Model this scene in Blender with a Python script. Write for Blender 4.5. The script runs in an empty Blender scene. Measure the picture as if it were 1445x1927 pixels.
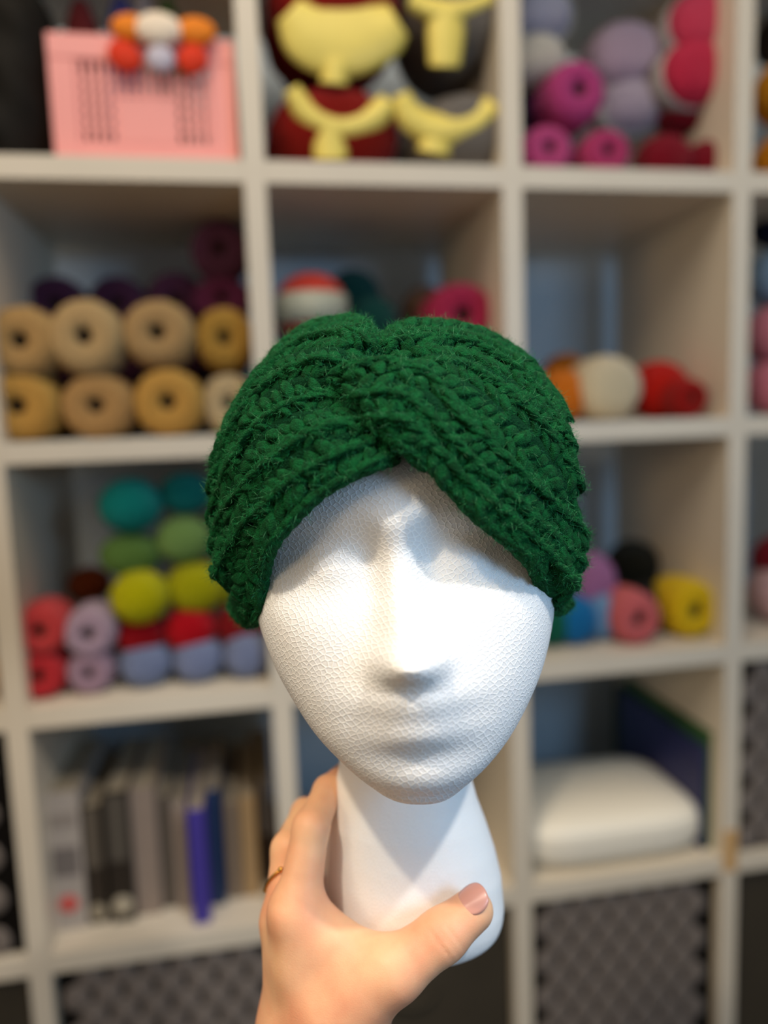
import bpy, math, random
import numpy as np
from mathutils import Matrix, Vector
random.seed(7); rng = np.random.default_rng(11)
SC = bpy.context.scene; COL = SC.collection
# ---------------------------------------------------------------- camera
W, H, F = 1445.0, 1927.0, 1404.8
YAW, PIT, ROL = 0.16806, 0.11424, -0.0350
BZ = 0.372                                   # height of the lowest shelf line used in the fit
CAMP = np.array([0.33296, -1.02974, 0.72772 + BZ])
cy, sy, cp, sp, cr, sr = math.cos(YAW), math.sin(YAW), math.cos(PIT), math.sin(PIT), math.cos(ROL), math.sin(ROL)
FW = np.array([sy*cp, cy*cp, -sp]); _r = np.array([cy, -sy, 0.0]); _u = np.cross(_r, FW)
RT = _r*cr + _u*sr; UP = _u*cr - _r*sr
cam = bpy.data.cameras.new('camera'); camo = bpy.data.objects.new('camera', cam); COL.objects.link(camo)
camo.matrix_world = Matrix(((RT[0], UP[0], -FW[0], CAMP[0]), (RT[1], UP[1], -FW[1], CAMP[1]), (RT[2], UP[2], -FW[2], CAMP[2]), (0, 0, 0, 1)))
cam.sensor_fit = 'VERTICAL'; cam.sensor_height = 36.0; cam.sensor_width = 27.0
cam.lens = 36.0*F/H; cam.clip_start = 0.02
cam.dof.use_dof = True; cam.dof.focus_distance = 0.364
cam.dof.aperture_fstop = (cam.lens/1000.0)/0.0120
SC.camera = camo
def fr(X, D, Z):                             # held-object frame: right, depth, up -> world
    return CAMP + X*RT + D*FW + Z*UP
def P(px, py, D):                            # point of the held-object frame measured in the photo at depth D
    return np.array([(px-722.5)/F*D, D, -(py-963.5)/F*D])
def at(px, py, yw):                          # world point on the plane y = yw
    d = FW*F + RT*(px-722.5) - UP*(py-963.5); return CAMP + d*((yw-CAMP[1])/d[1])
# ---------------------------------------------------------------- world, lights, exposure
wd = bpy.data.worlds.new('world'); SC.world = wd; wd.use_nodes = True
bgn = wd.node_tree.nodes['Background']; bgn.inputs[0].default_value = (1.0, 0.93, 0.84, 1); bgn.inputs[1].default_value = 0.19
def lamp(name, kind, loc, target, energy, color, size, **kw):
    l = bpy.data.lights.new(name, kind); o = bpy.data.objects.new(name, l); COL.objects.link(o)
    o.location = loc; l.energy = energy; l.color = color
    if kind == 'AREA': l.shape = kw.get('shape', 'SQUARE'); l.size = size; l.size_y = kw.get('size_y', size)
    else: l.shadow_soft_size = size
    d = Vector(target)-Vector(loc); o.rotation_euler = d.to_track_quat('-Z', 'Y').to_euler()
    if kind == 'SPOT': l.spot_size = kw.get('cone', 1.0); l.spot_blend = 0.5
    return o
HEADC = fr(0.01, 0.40, -0.03)
for nm_, sx_, en_, co_ in (('left_downlight', -.40, 38, (1.0, .84, .62)), ('right_downlight', .40, 41, (1.0, .94, .86))):
    LD = sx_*RT - 0.50*FW + 0.77*UP; LD = LD/np.linalg.norm(LD)
    lamp(nm_, 'SPOT', tuple(HEADC + LD*1.3), tuple(HEADC), en_, co_, 0.028, cone=0.56)
lamp('ceiling_panel', 'AREA', (0.2, -1.1, 2.65), (0.4, 0.0, 0.8), 22, (1.0, 0.86, 0.69), 1.2, size_y=0.7)
lamp('window_daylight', 'AREA', (1.15, -1.55, 1.36), tuple(HEADC), 7.6, (0.38, 0.67, 1.0), .42, size_y=.5)
lamp('side_lamp', 'AREA', (-1.1, -1.5, 1.5), tuple(HEADC), 6.5, (1.0, 0.74, 0.46), 0.5)
SC.view_settings.view_transform = 'Standard'; SC.view_settings.look = 'None'
SC.view_settings.exposure = 0.0; SC.view_settings.gamma = 1.0; SC.view_settings.use_curve_mapping = False
SC.cycles.use_denoising = True
SC.cycles.max_bounces = 8
# ---------------------------------------------------------------- materials
def srgb(c):
    return tuple((x/255/12.92 if x/255 <= .04045 else ((x/255+.055)/1.055)**2.4) for x in c)
def mat(name, col, rough=0.6, spec=0.4, noise=0.0, nscale=40, bump=0.0, bscale=200, sheen=0.0, metal=0.0, sss=0.0, sssr=(1, .4, .2), wave=False, col2=None):
    m = bpy.data.materials.new(name); m.use_nodes = True; nt = m.node_tree; N = nt.nodes; L = nt.links
    b = N['Principled BSDF']; c = srgb(col) if max(col) > 1.0 else col
    b.inputs['Base Color'].default_value = (*c, 1); b.inputs['Roughness'].default_value = rough
    b.inputs['Specular IOR Level'].default_value = spec; b.inputs['Metallic'].default_value = metal
    b.inputs['Sheen Weight'].default_value = sheen; b.inputs['Sheen Roughness'].default_value = 0.4
    if sheen: b.inputs['Sheen Tint'].default_value = (*[min(1, x*2+.15) for x in c], 1)
    if sss:
        b.inputs['Subsurface Weight'].default_value = sss; b.inputs['Subsurface Radius'].default_value = sssr; b.inputs['Subsurface Scale'].default_value = 0.006
    tc = N.new('ShaderNodeTexCoord')
    if noise:
        n = N.new('ShaderNodeTexNoise'); n.inputs['Scale'].default_value = nscale; n.inputs['Detail'].default_value = 4
        L.new(tc.outputs['Object'], n.inputs['Vector']); mx = N.new('ShaderNodeMix'); mx.data_type = 'RGBA'
        c2 = (srgb(col2) if max(col2) > 1 else col2) if col2 else tuple(x*(1-noise) for x in c)
        mx.inputs[6].default_value = (*c2, 1); mx.inputs[7].default_value = (*c, 1)
        mr = N.new('ShaderNodeMapRange'); mr.inputs[1].default_value = .35; mr.inputs[2].default_value = .65
        L.new(n.outputs[0], mr.inputs[0]); L.new(mr.outputs[0], mx.inputs[0]); L.new(mx.outputs[2], b.inputs['Base Color'])
    if bump:
        if wave:
            w = N.new('ShaderNodeTexWave'); w.inputs['Scale'].default_value = bscale; w.inputs['Distortion'].default_value = 3; w.bands_direction = 'DIAGONAL'
        else:
            w = N.new('ShaderNodeTexNoise'); w.inputs['Scale'].default_value = bscale; w.inputs['Detail'].default_value = 3
        L.new(tc.outputs['Object'], w.inputs['Vector']); bp = N.new('ShaderNodeBump'); bp.inputs['Strength'].default_value = bump
        bp.inputs['Distance'].default_value = 0.002; L.new(w.outputs[0], bp.inputs['Height']); L.new(bp.outputs[0], b.inputs['Normal'])
    return m
_ym = {}
def yarn_mat(col):
    if col not in _ym: _ym[col] = mat('yarn_%d_%d_%d' % col, col, .85, .15, noise=.18, nscale=60, bump=.6, bscale=90, sheen=.25, wave=True)
    return _ym[col]
M_shelf = mat('white_laminate', (222, 211, 192), .45, .35, noise=.03, nscale=6)
M_wall = mat('blue_grey_wall_paint', (192, 204, 214), .9, .1, noise=.06, nscale=3, bump=.1, bscale=80)
M_floor = mat('dark_floor', (92, 80, 66), .6, .3, noise=.3, nscale=8)
# ---------------------------------------------------------------- helpers
def mesh_from(name, V, Fc, smooth=True):
    me = bpy.data.meshes.new(name); me.from_pydata([tuple(map(float, v)) for v in V], [], [tuple(map(int, f)) for f in Fc]); me.update()
    if smooth: me.polygons.foreach_set('use_smooth', [True]*len(me.polygons))
    return me
def mesh_np(name, V, Q, smooth=True):        # fast: V (n,3), Q (m,k)
    V = np.asarray(V, dtype=np.float32); Q = np.asarray(Q, dtype=np.int32); m, k = Q.shape
    me = bpy.data.meshes.new(name); me.vertices.add(len(V)); me.vertices.foreach_set('co', V.ravel())
    me.loops.add(m*k); me.loops.foreach_set('vertex_index', Q.ravel())
    me.polygons.add(m); me.polygons.foreach_set('loop_start', np.arange(m, dtype=np.int32)*k)
    me.update(calc_edges=True); me.validate()
    if smooth: me.polygons.foreach_set('use_smooth', np.ones(len(me.polygons), dtype=bool))
    return me
def obj(name, me, m=None, parent=None, loc=None, rot=None, scale=None):
    o = bpy.data.objects.new(name, me); COL.objects.link(o)
    if m is not None:
        if len(me.materials) == 0: me.materials.append(m)
        if me.materials[0] is not m: o.material_slots[0].link = 'OBJECT'; o.material_slots[0].material = m
    if parent: o.parent = parent
    if loc is not None: o.location = loc
    if rot is not None: o.rotation_euler = rot
    if scale is not None: o.scale = scale
    return o
def tag(o, label=None, cat=None, group=None, kind=None):
    for k, v in (('label', label), ('category', cat), ('group', group), ('kind', kind)):
        if v: o[k] = v
    return o
def thing(name, label, cat, loc=(0, 0, 0), rotz=0, group=None):
    o = bpy.data.objects.new(name, None); COL.objects.link(o); o.empty_display_size = .02
    o.location = loc; o.rotation_euler = (0, 0, rotz); return tag(o, label, cat, group)
def frame_thing(name, label, cat, c):        # an Empty in the tilted frame of the held head
    o = bpy.data.objects.new(name, None); COL.objects.link(o); o.empty_display_size = .02
    w = fr(*c); o.matrix_world = Matrix(((RT[0], FW[0], UP[0], w[0]), (RT[1], FW[1], UP[1], w[1]), (RT[2], FW[2], UP[2], w[2]), (0, 0, 0, 1)))
    return tag(o, label, cat)
def box_mesh(sx, sy_, sz, bev=.002, seg=2, c=(0, 0, 0)):
    import bmesh
    bm = bmesh.new(); bmesh.ops.create_cube(bm, size=1)
    for v in bm.verts: v.co = Vector((v.co.x*sx+c[0], v.co.y*sy_+c[1], v.co.z*sz+c[2]))
    if bev: bmesh.ops.bevel(bm, geom=bm.edges[:], offset=bev, segments=seg, affect='EDGES', profile=.7)
    me = bpy.data.meshes.new('box'); bm.to_mesh(me); bm.free(); return me
def lathe(prof, n=32, axis='z', disp=None):  # prof list of (r, h)
    V = []; Q = []; m = len(prof)
    for j, (r, h) in enumerate(prof):
        for i in range(n):
            t = 2*math.pi*i/n; rr = r*(1+(disp(t, j/(m-1)) if disp else 0))
            V.append((rr*math.cos(t), rr*math.sin(t), h) if axis == 'z' else (rr*math.cos(t), h, rr*math.sin(t)))
    for j in range(m-1):
        for i in range(n): Q.append((j*n+i, j*n+(i+1) % n, (j+1)*n+(i+1) % n, (j+1)*n+i))
    return mesh_np('lathe', V, Q)
def surface_nets(func, lo, hi, h, chunk=24, newton=3):
    lo = np.array(lo, float); n = np.ceil((np.array(hi)-lo)/h).astype(int)+1
    xs, ys, zs = [(lo[k]+h*np.arange(n[k])).astype(np.float32) for k in range(3)]
    G = np.empty(n, np.float32)
    for i in range(0, n[0], chunk):
        X, Y, Z = np.meshgrid(xs[i:i+chunk], ys, zs, indexing='ij'); G[i:i+chunk] = func(X, Y, Z)
    S = G < 0
    c = np.zeros(n-1, np.int8)
    for dx in (0, 1):
        for dy in (0, 1):
            for dz in (0, 1): c += S[dx:n[0]-1+dx, dy:n[1]-1+dy, dz:n[2]-1+dz]
    act = (c > 0) & (c < 8); idx = -np.ones(n-1, np.int64); ids = np.argwhere(act); idx[act] = np.arange(len(ids))
    acc = np.zeros((len(ids), 3)); cnt = np.zeros(len(ids))
    crn = [(a, b, d) for a in (0, 1) for b in (0, 1) for d in (0, 1)]
    for a in crn:
        for k in range(3):
            if a[k]: continue
            b = list(a); b[k] = 1
            ga = G[ids[:, 0]+a[0], ids[:, 1]+a[1], ids[:, 2]+a[2]]; gb = G[ids[:, 0]+b[0], ids[:, 1]+b[1], ids[:, 2]+b[2]]
            cr_ = (ga < 0) != (gb < 0); t = np.where(cr_, ga/np.where(ga == gb, 1, ga-gb), 0)
            p = np.repeat(np.array(a, float)[None], len(ids), 0); p[:, k] = t
            acc[cr_] += p[cr_]; cnt[cr_] += 1
    V = (ids+acc/cnt[:, None])*h+lo
    Q = []
    for k in range(3):
        u, v = (k+1) % 3, (k+2) % 3
        sl = [slice(None)]*3; sl2 = [slice(None)]*3
        sl[k] = slice(0, n[k]-1); sl2[k] = slice(1, n[k])
        for q in (u, v): sl[q] = slice(1, n[q]-1); sl2[q] = slice(1, n[q]-1)
        A = S[tuple(sl)]; B = S[tuple(sl2)]; e = np.argwhere(A != B); s = A[tuple(e.T)]
        e = e.copy(); e[:, u] += 1; e[:, v] += 1
        def g(du, dv):
            f = e.copy(); f[:, u] -= du; f[:, v] -= dv; return idx[tuple(f.T)]
        q = np.stack([g(1, 1), g(0, 1), g(0, 0), g(1, 0)], 1); q[~s] = q[~s][:, ::-1]; Q.append(q)
    Q = np.concatenate(Q); Q = Q[(Q >= 0).all(1)]
    e = h*.3
    for _ in range(newton):
        x, y, z = [V[:, k].astype(np.float64) for k in range(3)]
        f0 = func(x, y, z); g = np.stack([func(x+e, y, z)-func(x-e, y, z), func(x, y+e, z)-func(x, y-e, z), func(x, y, z+e)-func(x, y, z-e)], 1)/(2*e)
        st = -f0[:, None]*g/np.maximum((g*g).sum(1), 1e-4)[:, None]; ln = np.linalg.norm(st, axis=1); st *= np.minimum(1, h*.5/np.maximum(ln, 1e-9))[:, None]
        V = V+st
        # keep the quads even: tangential relaxation
        if _ < newton-1:
            a2 = np.zeros_like(V); c2 = np.zeros(len(V))
            for i in range(4):
                np.add.at(a2, Q[:, i], V[Q[:, (i+1) % 4]]+V[Q[:, (i+3) % 4]]); np.add.at(c2, Q[:, i], 2)
            V = V*.5+.5*a2/np.maximum(c2, 1)[:, None]
    return V, Q
def smin(a, b, k):
    hh = np.maximum(k-np.abs(a-b), 0)/k; return np.minimum(a, b)-hh*hh*k*.25
def smax(a, b, k): return -smin(-a, -b, k)
def cr_spline(C, n):                         # Catmull-Rom through C, n samples evenly spaced by length
    C = np.array(C, float); E = np.vstack([2*C[0]-C[1], C, 2*C[-1]-C[-2]]); out = []
    for i in range(len(C)-1):
        p0, p1, p2, p3 = E[i:i+4]
        for t in np.linspace(0, 1, 24, endpoint=False):
            out.append(.5*((2*p1)+(-p0+p2)*t+(2*p0-5*p1+4*p2-p3)*t*t+(-p0+3*p1-3*p2+p3)*t**3))
    out.append(C[-1]); out = np.array(out); s = np.r_[0, np.cumsum(np.linalg.norm(np.diff(out[:, :3], axis=0), axis=1))]
    q = np.linspace(0, s[-1], n); return np.stack([np.interp(q, s, out[:, k]) for k in range(out.shape[1])], 1)
# ================================================================= SETTING
def struct(name, me, m, loc=(0, 0, 0)): return tag(obj(name, me, m, loc=loc), kind='structure')
struct('floor', box_mesh(5.0, 4.2, .05, 0), M_floor, (.5, -1.55, -.025))
struct('wall_back', box_mesh(5.0, .06, 2.8, 0), M_wall, (.5, .50, 1.4))
# shelf unit: five by five
PX = 0.352; PZ = 0.352*1.0076; TH = .029; DEP = .36
def zk(k): return BZ + k*PZ                  # centre height of horizontal line k (0 = lowest fitted)
shelf = thing('cube_shelf', 'large white cube shelving unit filled with yarn, books and boxes', 'shelf', (1.5*PX, DEP/2, 0))
ox, oy = 1.5*PX, DEP/2
top_z = zk(4); bot_z = zk(-1)
def part_box(name, x0, x1, y0, y1, z0, z1, m, par, o3, bev=.0012):
    return obj(name, box_mesh(x1-x0, y1-y0, z1-z0, bev), m, par, loc=((x0+x1)/2-o3[0], (y0+y1)/2-o3[1], (z0+z1)/2-o3[2]))
o3 = (ox, oy, 0)
for nm, z in (('top_panel', top_z), ('bottom_panel', bot_z)):
    part_box(nm, -PX-.03, 4*PX+.03, 0, DEP, z-.019, z+.019, M_shelf, shelf, o3)
for x in (-PX-.011, 4*PX+.011): part_box('side_panel', x-.019, x+.019, 0, DEP, bot_z+.019, top_z-.019, M_shelf, shelf, o3)
for j in range(4): part_box('divider_panel', j*PX-TH/2, j*PX+TH/2, 0, DEP, bot_z+.019, top_z-.019, M_shelf, shelf, o3)
for k in range(4):
    for j in range(-1, 4):
        a = j*PX+(TH/2 if j >= 0 else .008); b = (j+1)*PX-(TH/2 if j < 3 else .008)
        part_box('shelf_board', a, b, .0005, DEP, zk(k)-TH/2, zk(k)+TH/2, M_shelf, shelf, o3)
for x in (-PX, 0, 1*PX, 2*PX, 3*PX, 4*PX): part_box('foot', x-.03, x+.03, .03, DEP-.03, 0, bot_z-.019, M_shelf, shelf, o3)
# ================================================================= FOAM HEAD
def pz(py, D): return -(py-963.5)/F*D
HT = [ # py, D_sil, centre px, half width m, D_front, D_back
 (636, .417, 712, .001, .412, .425), (645, .417, 714, .022, .398, .45), (672, .416, 717, .044, .382, .472), (722, .415, 724, .0625, .3685, .490), (800, .414, 733, .0770, .3610, .503),
 (880, .412, 741, .0835, .3550, .506), (980, .411, 750, .0860, .3545, .505), (1080, .410, 757, .0826, .3510, .495), (1140, .407, 760, .0800, .3460, .482),
 (1195, .404, 764, .0757, .3430, .468), (1250, .398, 768, .0695, .3415, .452), (1305, .390, 772, .0610, .3400, .434), (1365, .381, 776, .0503, .3395, .416),
 (1420, .372, 781, .0377, .3410, .397), (1465, .365, 784, .0252, .3450, .382), (1497, .363, 788, .0134, .3520, .374), (1511, .360, 790, .001, .3590, .361)]
_hz = np.array([pz(a[0], a[1]) for a in HT])[::-1]
def col_(f): return np.array([f(a) for a in HT])[::-1]
_cx = col_(lambda a: (a[2]-722.5)/F*a[1]); _ha = col_(lambda a: a[3]); _ds = col_(lambda a: a[1]); _df = col_(lambda a: a[4]); _db = col_(lambda a: a[5])
def smooth_tab(zq, z, v):
    # monotone-ish cubic (Hermite) interpolation
    m = np.gradient(v, z); i = np.clip(np.searchsorted(z, zq)-1, 0, len(z)-2); h = z[i+1]-z[i]; t = np.clip((zq-z[i])/h, 0, 1)
    return (2*t**3-3*t**2+1)*v[i]+(t**3-2*t**2+t)*h*m[i]+(-2*t**3+3*t**2)*v[i+1]+(t**3-t**2)*h*m[i+1]
_tz = np.linspace(_hz[0], _hz[-1], 400)
def tab(v, sq=False):
    if sq: r = np.sqrt(np.maximum(smooth_tab(_tz, _hz, v**2), 0))
    else: r = smooth_tab(_tz, _hz, v)
    return r
T_cx, T_ds, T_df, T_db = tab(_cx), tab(_ds), tab(_df), tab(_db); T_ha = tab(_ha, True)
FEAT = [ # px, py, D, amp (towards the viewer +), sx, sz
 (742, 945, .350, .0085, .0230, .0230),
 (600, 1048, .350, -.0105, .024, .0130), (898, 1038, .350, -.0105, .024, .0130),      # sockets
 (612, 1064, .350, .0085, .0125, .0080), (890, 1052, .350, .0078, .0125, .0075),      # closed lids
 (630, 985, .347, .0035, .026, .0080), (865, 975, .347, .0035, .026, .0080),          # brows
 (692, 1060, .347, -.002, .008, .014), (813, 1050, .347, -.002, .008, .014),          # inner corners
 (600, 1190, .346, .0030, .024, .022), (935, 1180, .346, .0030, .024, .022),          # cheeks
 (738, 1238, .335, .0050, .0070, .0060), (812, 1234, .335, .0050, .0070, .0060),      # nostril wings
 (786, 1314, .336, .0048, .0200, .0070), (790, 1380, .336, .0050, .0160, .0070),      # lips
 (790, 1345, .336, .0080, .0270, .0200), (782, 1290, .336, .0060, .0170, .0100),
 (788, 1350, .336, -.0006, .0210, .0040), (792, 1420, .338, -.0030, .017, .0055),     # mouth line, hollow under lip
 (800, 1462, .342, .0032, .013, .009), (690, 1330, .340, -.0025, .012, .020), (880, 1320, .340, -.0025, .012, .020)]
FEAT = [(*P(a, b, c)[[0, 2]], d, e, f) for a, b, c, d, e, f in FEAT]
NOSE = [(905, 0, .012), (950, .0008, .011), (1000, .0045, .0085), (1060, .0085, .0072), (1120, .0120, .0076), (1180, .0160, .0088), (1225, .0180, .0100), (1243, .0180, .0105), (1260, .0135, .0108), (1280, .0045, .011), (1295, .0, .012)]
_nz = np.array([pz(a, .336) for a, _, _ in NOSE])[::-1]; _na = np.array([b for _, b, _ in NOSE])[::-1]; _nw = np.array([c for _, _, c in NOSE])[::-1]
NKX = [(1380, 0.428, 757, 0.0358), (1440, 0.436, 759, 0.0377), (1500, 0.439, 762, 0.0423), (1540, 0.441, 765, 0.0464), (1590, 0.441, 771, 0.0497), (1640, 0.441, 776, 0.0519), (1700, 0.441, 779, 0.0526), (1731, 0.441, 779, 0.0518)]
_kz = np.array([pz(a[0], a[1]) for a in NKX])[::-1]; _kc = np.array([(a[2]-722.5)/F*a[1] for a in NKX])[::-1]; _ka = np.array([a[3] for a in NKX])[::-1]
def head_sdf(X, Y, Z):
    Z = np.asarray(Z, float); zc = np.clip(Z, _tz[0], _tz[-1])
    cx = np.interp(zc, _tz, T_cx); ha = np.maximum(np.interp(zc, _tz, T_ha), 5e-4); ds = np.interp(zc, _tz, T_ds); df = np.interp(zc, _tz, T_df); db = np.interp(zc, _tz, T_db)
    zt = Z-.07*(X-cx)
    sh = np.zeros(np.broadcast(X, Z).shape)
    for fx, fz, am, sx, sz in FEAT:
        fz2 = fz-.07*(fx-np.interp(fz, _tz, T_cx)); sh = sh+am*np.exp(-.5*((X-fx)/sx)**2-.5*((zt-fz2)/sz)**2)
    nx = cx+.0000; na = np.interp(zt, _nz, _na); nw = np.interp(zt, _nz, _nw)
    nxx = np.interp(zt, [pz(1250, .33), pz(1000, .345)], [(772-722.5)/F*.33, (744-722.5)/F*.345])
    sh = sh+na*np.exp(-np.abs((X-nxx)/(nw*1.35))**2.3)
    msk = np.clip((ds-Y)/.03, 0, 1)
    Yd = Y+sh*msk
    b = np.maximum(np.where(Yd < ds, ds-df, db-ds), 6e-4); e = 2.25
    q = (np.abs((X-cx)/ha)**e+np.abs((Yd-ds)/b)**e)**(1/e)
    d = (q-1)*np.minimum(ha, b)*.9
    d = np.maximum(d, np.abs(Z-(_tz[0]+_tz[-1])/2)-(_tz[-1]-_tz[0])/2)
    # neck
    kc = np.interp(Z, _kz, _kc); ka = np.interp(Z, _kz, _ka); kf = ka*.77
    q2 = np.sqrt(((X-kc)/ka)**2+((Y-.4400)/kf)**2); dn = (q2-1)*kf
    dn = smax(dn, -.2515-Z, .016); dn = np.maximum(dn, Z-.02)
    return smin(d, dn, .007)
V, Q = surface_nets(head_sdf, (-.10, .312, -.2570), (.115, .515, .112), .0016)
hc = np.array([.0165, .4400, -.2510])
head = frame_thing('mannequin_head', 'white polystyrene foam mannequin head with closed eyes held up by its neck', 'mannequin', hc)
me_head = mesh_np('foam_head', V-hc, Q)
def foam_mat():
    m = bpy.data.materials.new('white_bead_foam'); m.use_nodes = True; nt = m.node_tree; N = nt.nodes; L = nt.links; b = N['Principled BSDF']
    b.inputs['Roughness'].default_value = .42; b.inputs['Specular IOR Level'].default_value = .35
    b.inputs['Subsurface Weight'].default_value = .35; b.inputs['Subsurface Radius'].default_value = (1, .9, .8); b.inputs['Subsurface Scale'].default_value = .003
    tc = N.new('ShaderNodeTexCoord')
    sp_ = N.new('ShaderNodeSeparateXYZ'); L.new(tc.outputs['Object'], sp_.inputs[0])
    def mth(op, x, y=None):
        n = N.new('ShaderNodeMath'); n.operation = op
        for k, v in enumerate((x, y)):
            if v is None: continue
            if isinstance(v, float): n.inputs[k].default_value = v
            else: L.new(v, n.inputs[k])
        return n.outputs[0]
    an = mth('ARCTAN2', sp_.outputs[0], mth('MULTIPLY', sp_.outputs[1], -1.0))
    cv = N.new('ShaderNodeCombineXYZ'); arc_ = mth('MULTIPLY', an, .078)
    L.new(mth('ADD', mth('MULTIPLY', arc_, .83), mth('MULTIPLY', sp_.outputs[2], .56)), cv.inputs[0]); L.new(mth('SUBTRACT', mth('MULTIPLY', sp_.outputs[2], .83), mth('MULTIPLY', arc_, .56)), cv.inputs[1])
    nz = N.new('ShaderNodeTexNoise'); nz.inputs['Scale'].default_value = 60; nz.inputs['Detail'].default_value = 1; L.new(cv.outputs[0], nz.inputs['Vector'])
    vm = N.new('ShaderNodeVectorMath'); vm.operation = 'SCALE'; vm.inputs['Scale'].default_value = .004; L.new(nz.outputs['Color'], vm.inputs[0])
    va = N.new('ShaderNodeVectorMath'); va.operation = 'ADD'; L.new(cv.outputs[0], va.inputs[0]); L.new(vm.outputs[0], va.inputs[1])
    vo = N.new('ShaderNodeTexVoronoi'); vo.voronoi_dimensions = '2D'; vo.feature = 'DISTANCE_TO_EDGE'; vo.inputs['Scale'].default_value = 430; vo.inputs['Randomness'].default_value = .66; L.new(va.outputs[0], vo.inputs['Vector'])
    ed = N.new('ShaderNodeMapRange'); ed.interpolation_type = 'SMOOTHSTEP'; ed.inputs[1].default_value = .03; ed.inputs[2].default_value = .17; L.new(vo.outputs['Distance'], ed.inputs[0])
    # the neck is smoother, its cells hardly show
    sx = N.new('ShaderNodeSeparateXYZ'); L.new(tc.outputs['Object'], sx.inputs[0])
    nk = N.new('ShaderNodeMapRange'); nk.inputs[1].default_value = .1000; nk.inputs[2].default_value = .1160; nk.inputs[3].default_value = .28; nk.inputs[4].default_value = 1; L.new(sx.outputs[2], nk.inputs[0])
    mx = N.new('ShaderNodeMix'); mx.data_type = 'RGBA'; mx.inputs[6].default_value = (.94, .94, .93, 1); mx.inputs[7].default_value = (.80, .80, .80, 1)
    mu = N.new('ShaderNodeMath'); mu.operation = 'MULTIPLY'; L.new(ed.outputs[0], mu.inputs[0]); L.new(nk.outputs[0], mu.inputs[1]); L.new(mu.outputs[0], mx.inputs[0])
    L.new(mx.outputs[2], b.inputs['Base Color'])
    b2 = N.new('ShaderNodeBump'); b2.inputs['Distance'].default_value = .00022; b2.invert = True
    L.new(nk.outputs[0], b2.inputs['Strength']); L.new(ed.outputs[0], b2.inputs['Height'])
    fl = N.new('ShaderNodeTexNoise'); fl.inputs['Scale'].default_value = 260; fl.inputs['Detail'].default_value = 2; L.new(tc.outputs['Object'], fl.inputs['Vector'])
    b3 = N.new('ShaderNodeBump'); b3.inputs['Distance'].default_value = .0006; b3.inputs['Strength'].default_value = .34; L.new(fl.outputs[0], b3.inputs['Height']); L.new(b2.outputs[0], b3.inputs['Normal'])
    L.new(b3.outputs[0], b.inputs['Normal']); return m
obj('foam_body', me_head, foam_mat(), head)
# ================================================================= HEADBAND
def Dh(px, py):
    dx = abs(px-752)/352.; dy = max(0., (942-py)/350.)
    r = min(1., dx**2.3+dy**2.3); return .414-.084*(1-r)**.5
def rowpts(pts, side, zback, vv):            # pts (px,py,offset) on the front, then around the back of the head
    C = []
    for p in pts:
        off = p[2] if len(p) > 2 else 0
        C.append(P(p[0], p[1], Dh(p[0], p[1])+off))
    z0 = C[-1][2]; s = side
    a0 = math.asin(min(.9, max(0, (C[-1][1]-.414)/.108))); x0 = abs(C[-1][0]-.008)/math.cos(a0)
    for q in (.22, .48, .74, 1.0):
        a = a0+(math.pi/2-a0)*q
        C.append(np.array([.008+s*x0*math.cos(a), .414+.108*math.sin(a), z0+(zback-z0)*(q**1.2)]))
    return np.array(C)
zb = [.062, .044, .026, .008, -.010, -.028, -.046]
L_rows = [
 [(704, 668, .018), (712, 644, .006), (694, 606, -.006), (640, 594, -.004), (565, 616), (498, 680), (448, 752), (418, 820)],
 [(692, 690, .018), (700, 662, .004), (668, 634, -.010), (610, 634, -.006), (545, 660), (484, 722), (438, 800), (408, 880)],
 [(655, 708, .018), (656, 692, .004), (614, 680, -.008), (575, 688, -.005), (520, 716), (464, 770), (424, 850), (404, 930)],
 [(690, 770, .018), (650, 750, .009), (606, 746, .004), (552, 762, .001), (492, 800), (446, 862), (414, 930), (403, 985)],
 [(715, 812, .018), (674, 798, .006), (622, 804, -.001), (560, 834, -.001), (498, 878), (448, 932), (416, 985), (406, 1035)],
 [(735, 835, .014), (690, 838, .004), (630, 858), (572, 890), (512, 938), (460, 990), (428, 1040), (412, 1080)],
 [(750, 850, .010), (712, 862, .001), (650, 896), (592, 932), (540, 982), (500, 1030), (486, 1085, .012), (484, 1150, .022), (462, 1178, .045), (430, 1138, .06)]]
R_rows = [
 [(690, 650, .018), (716, 632, .006), (748, 608, .001), (800, 602), (880, 611), (960, 645), (1022, 704), (1066, 790)],
 [(690, 662, .018), (718, 654, .006), (762, 642, -.001), (820, 640, -.001), (890, 652), (962, 694), (1024, 764), (1070, 850)],
 [(730, 694, .018), (772, 694, .008), (822, 684, -.005), (872, 692, -.002), (935, 727), (1000, 786), (1050, 848), (1086, 920)],
 [(636, 716, .010), (646, 700, -.004), (706, 686, -.013), (762, 692, -.013), (818, 722, -.009), (860, 784, -.005), (918, 836, -.001), (985, 900), (1050, 958), (1096, 1010)],
 [(656, 745, .010), (678, 744, -.005), (738, 742, -.010), (790, 772, -.007), (850, 832, -.003), (912, 892), (975, 950), (1040, 1012), (1092, 1060)],
 [(684, 788, .010), (704, 784, -.004), (750, 790, -.008), (800, 826, -.004), (855, 880), (915, 936), (975, 990), (1030, 1042), (1078, 1100)],
 [(720, 840, .008), (736, 828, -.003), (765, 838, -.005), (805, 872, -.001), (850, 916), (895, 962), (945, 1004), (990, 1040), (1022, 1076, .004), (1032, 1126, .020), (1052, 1154, .034), (1076, 1134, .046)]]
NU, NS = 150, 9
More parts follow.
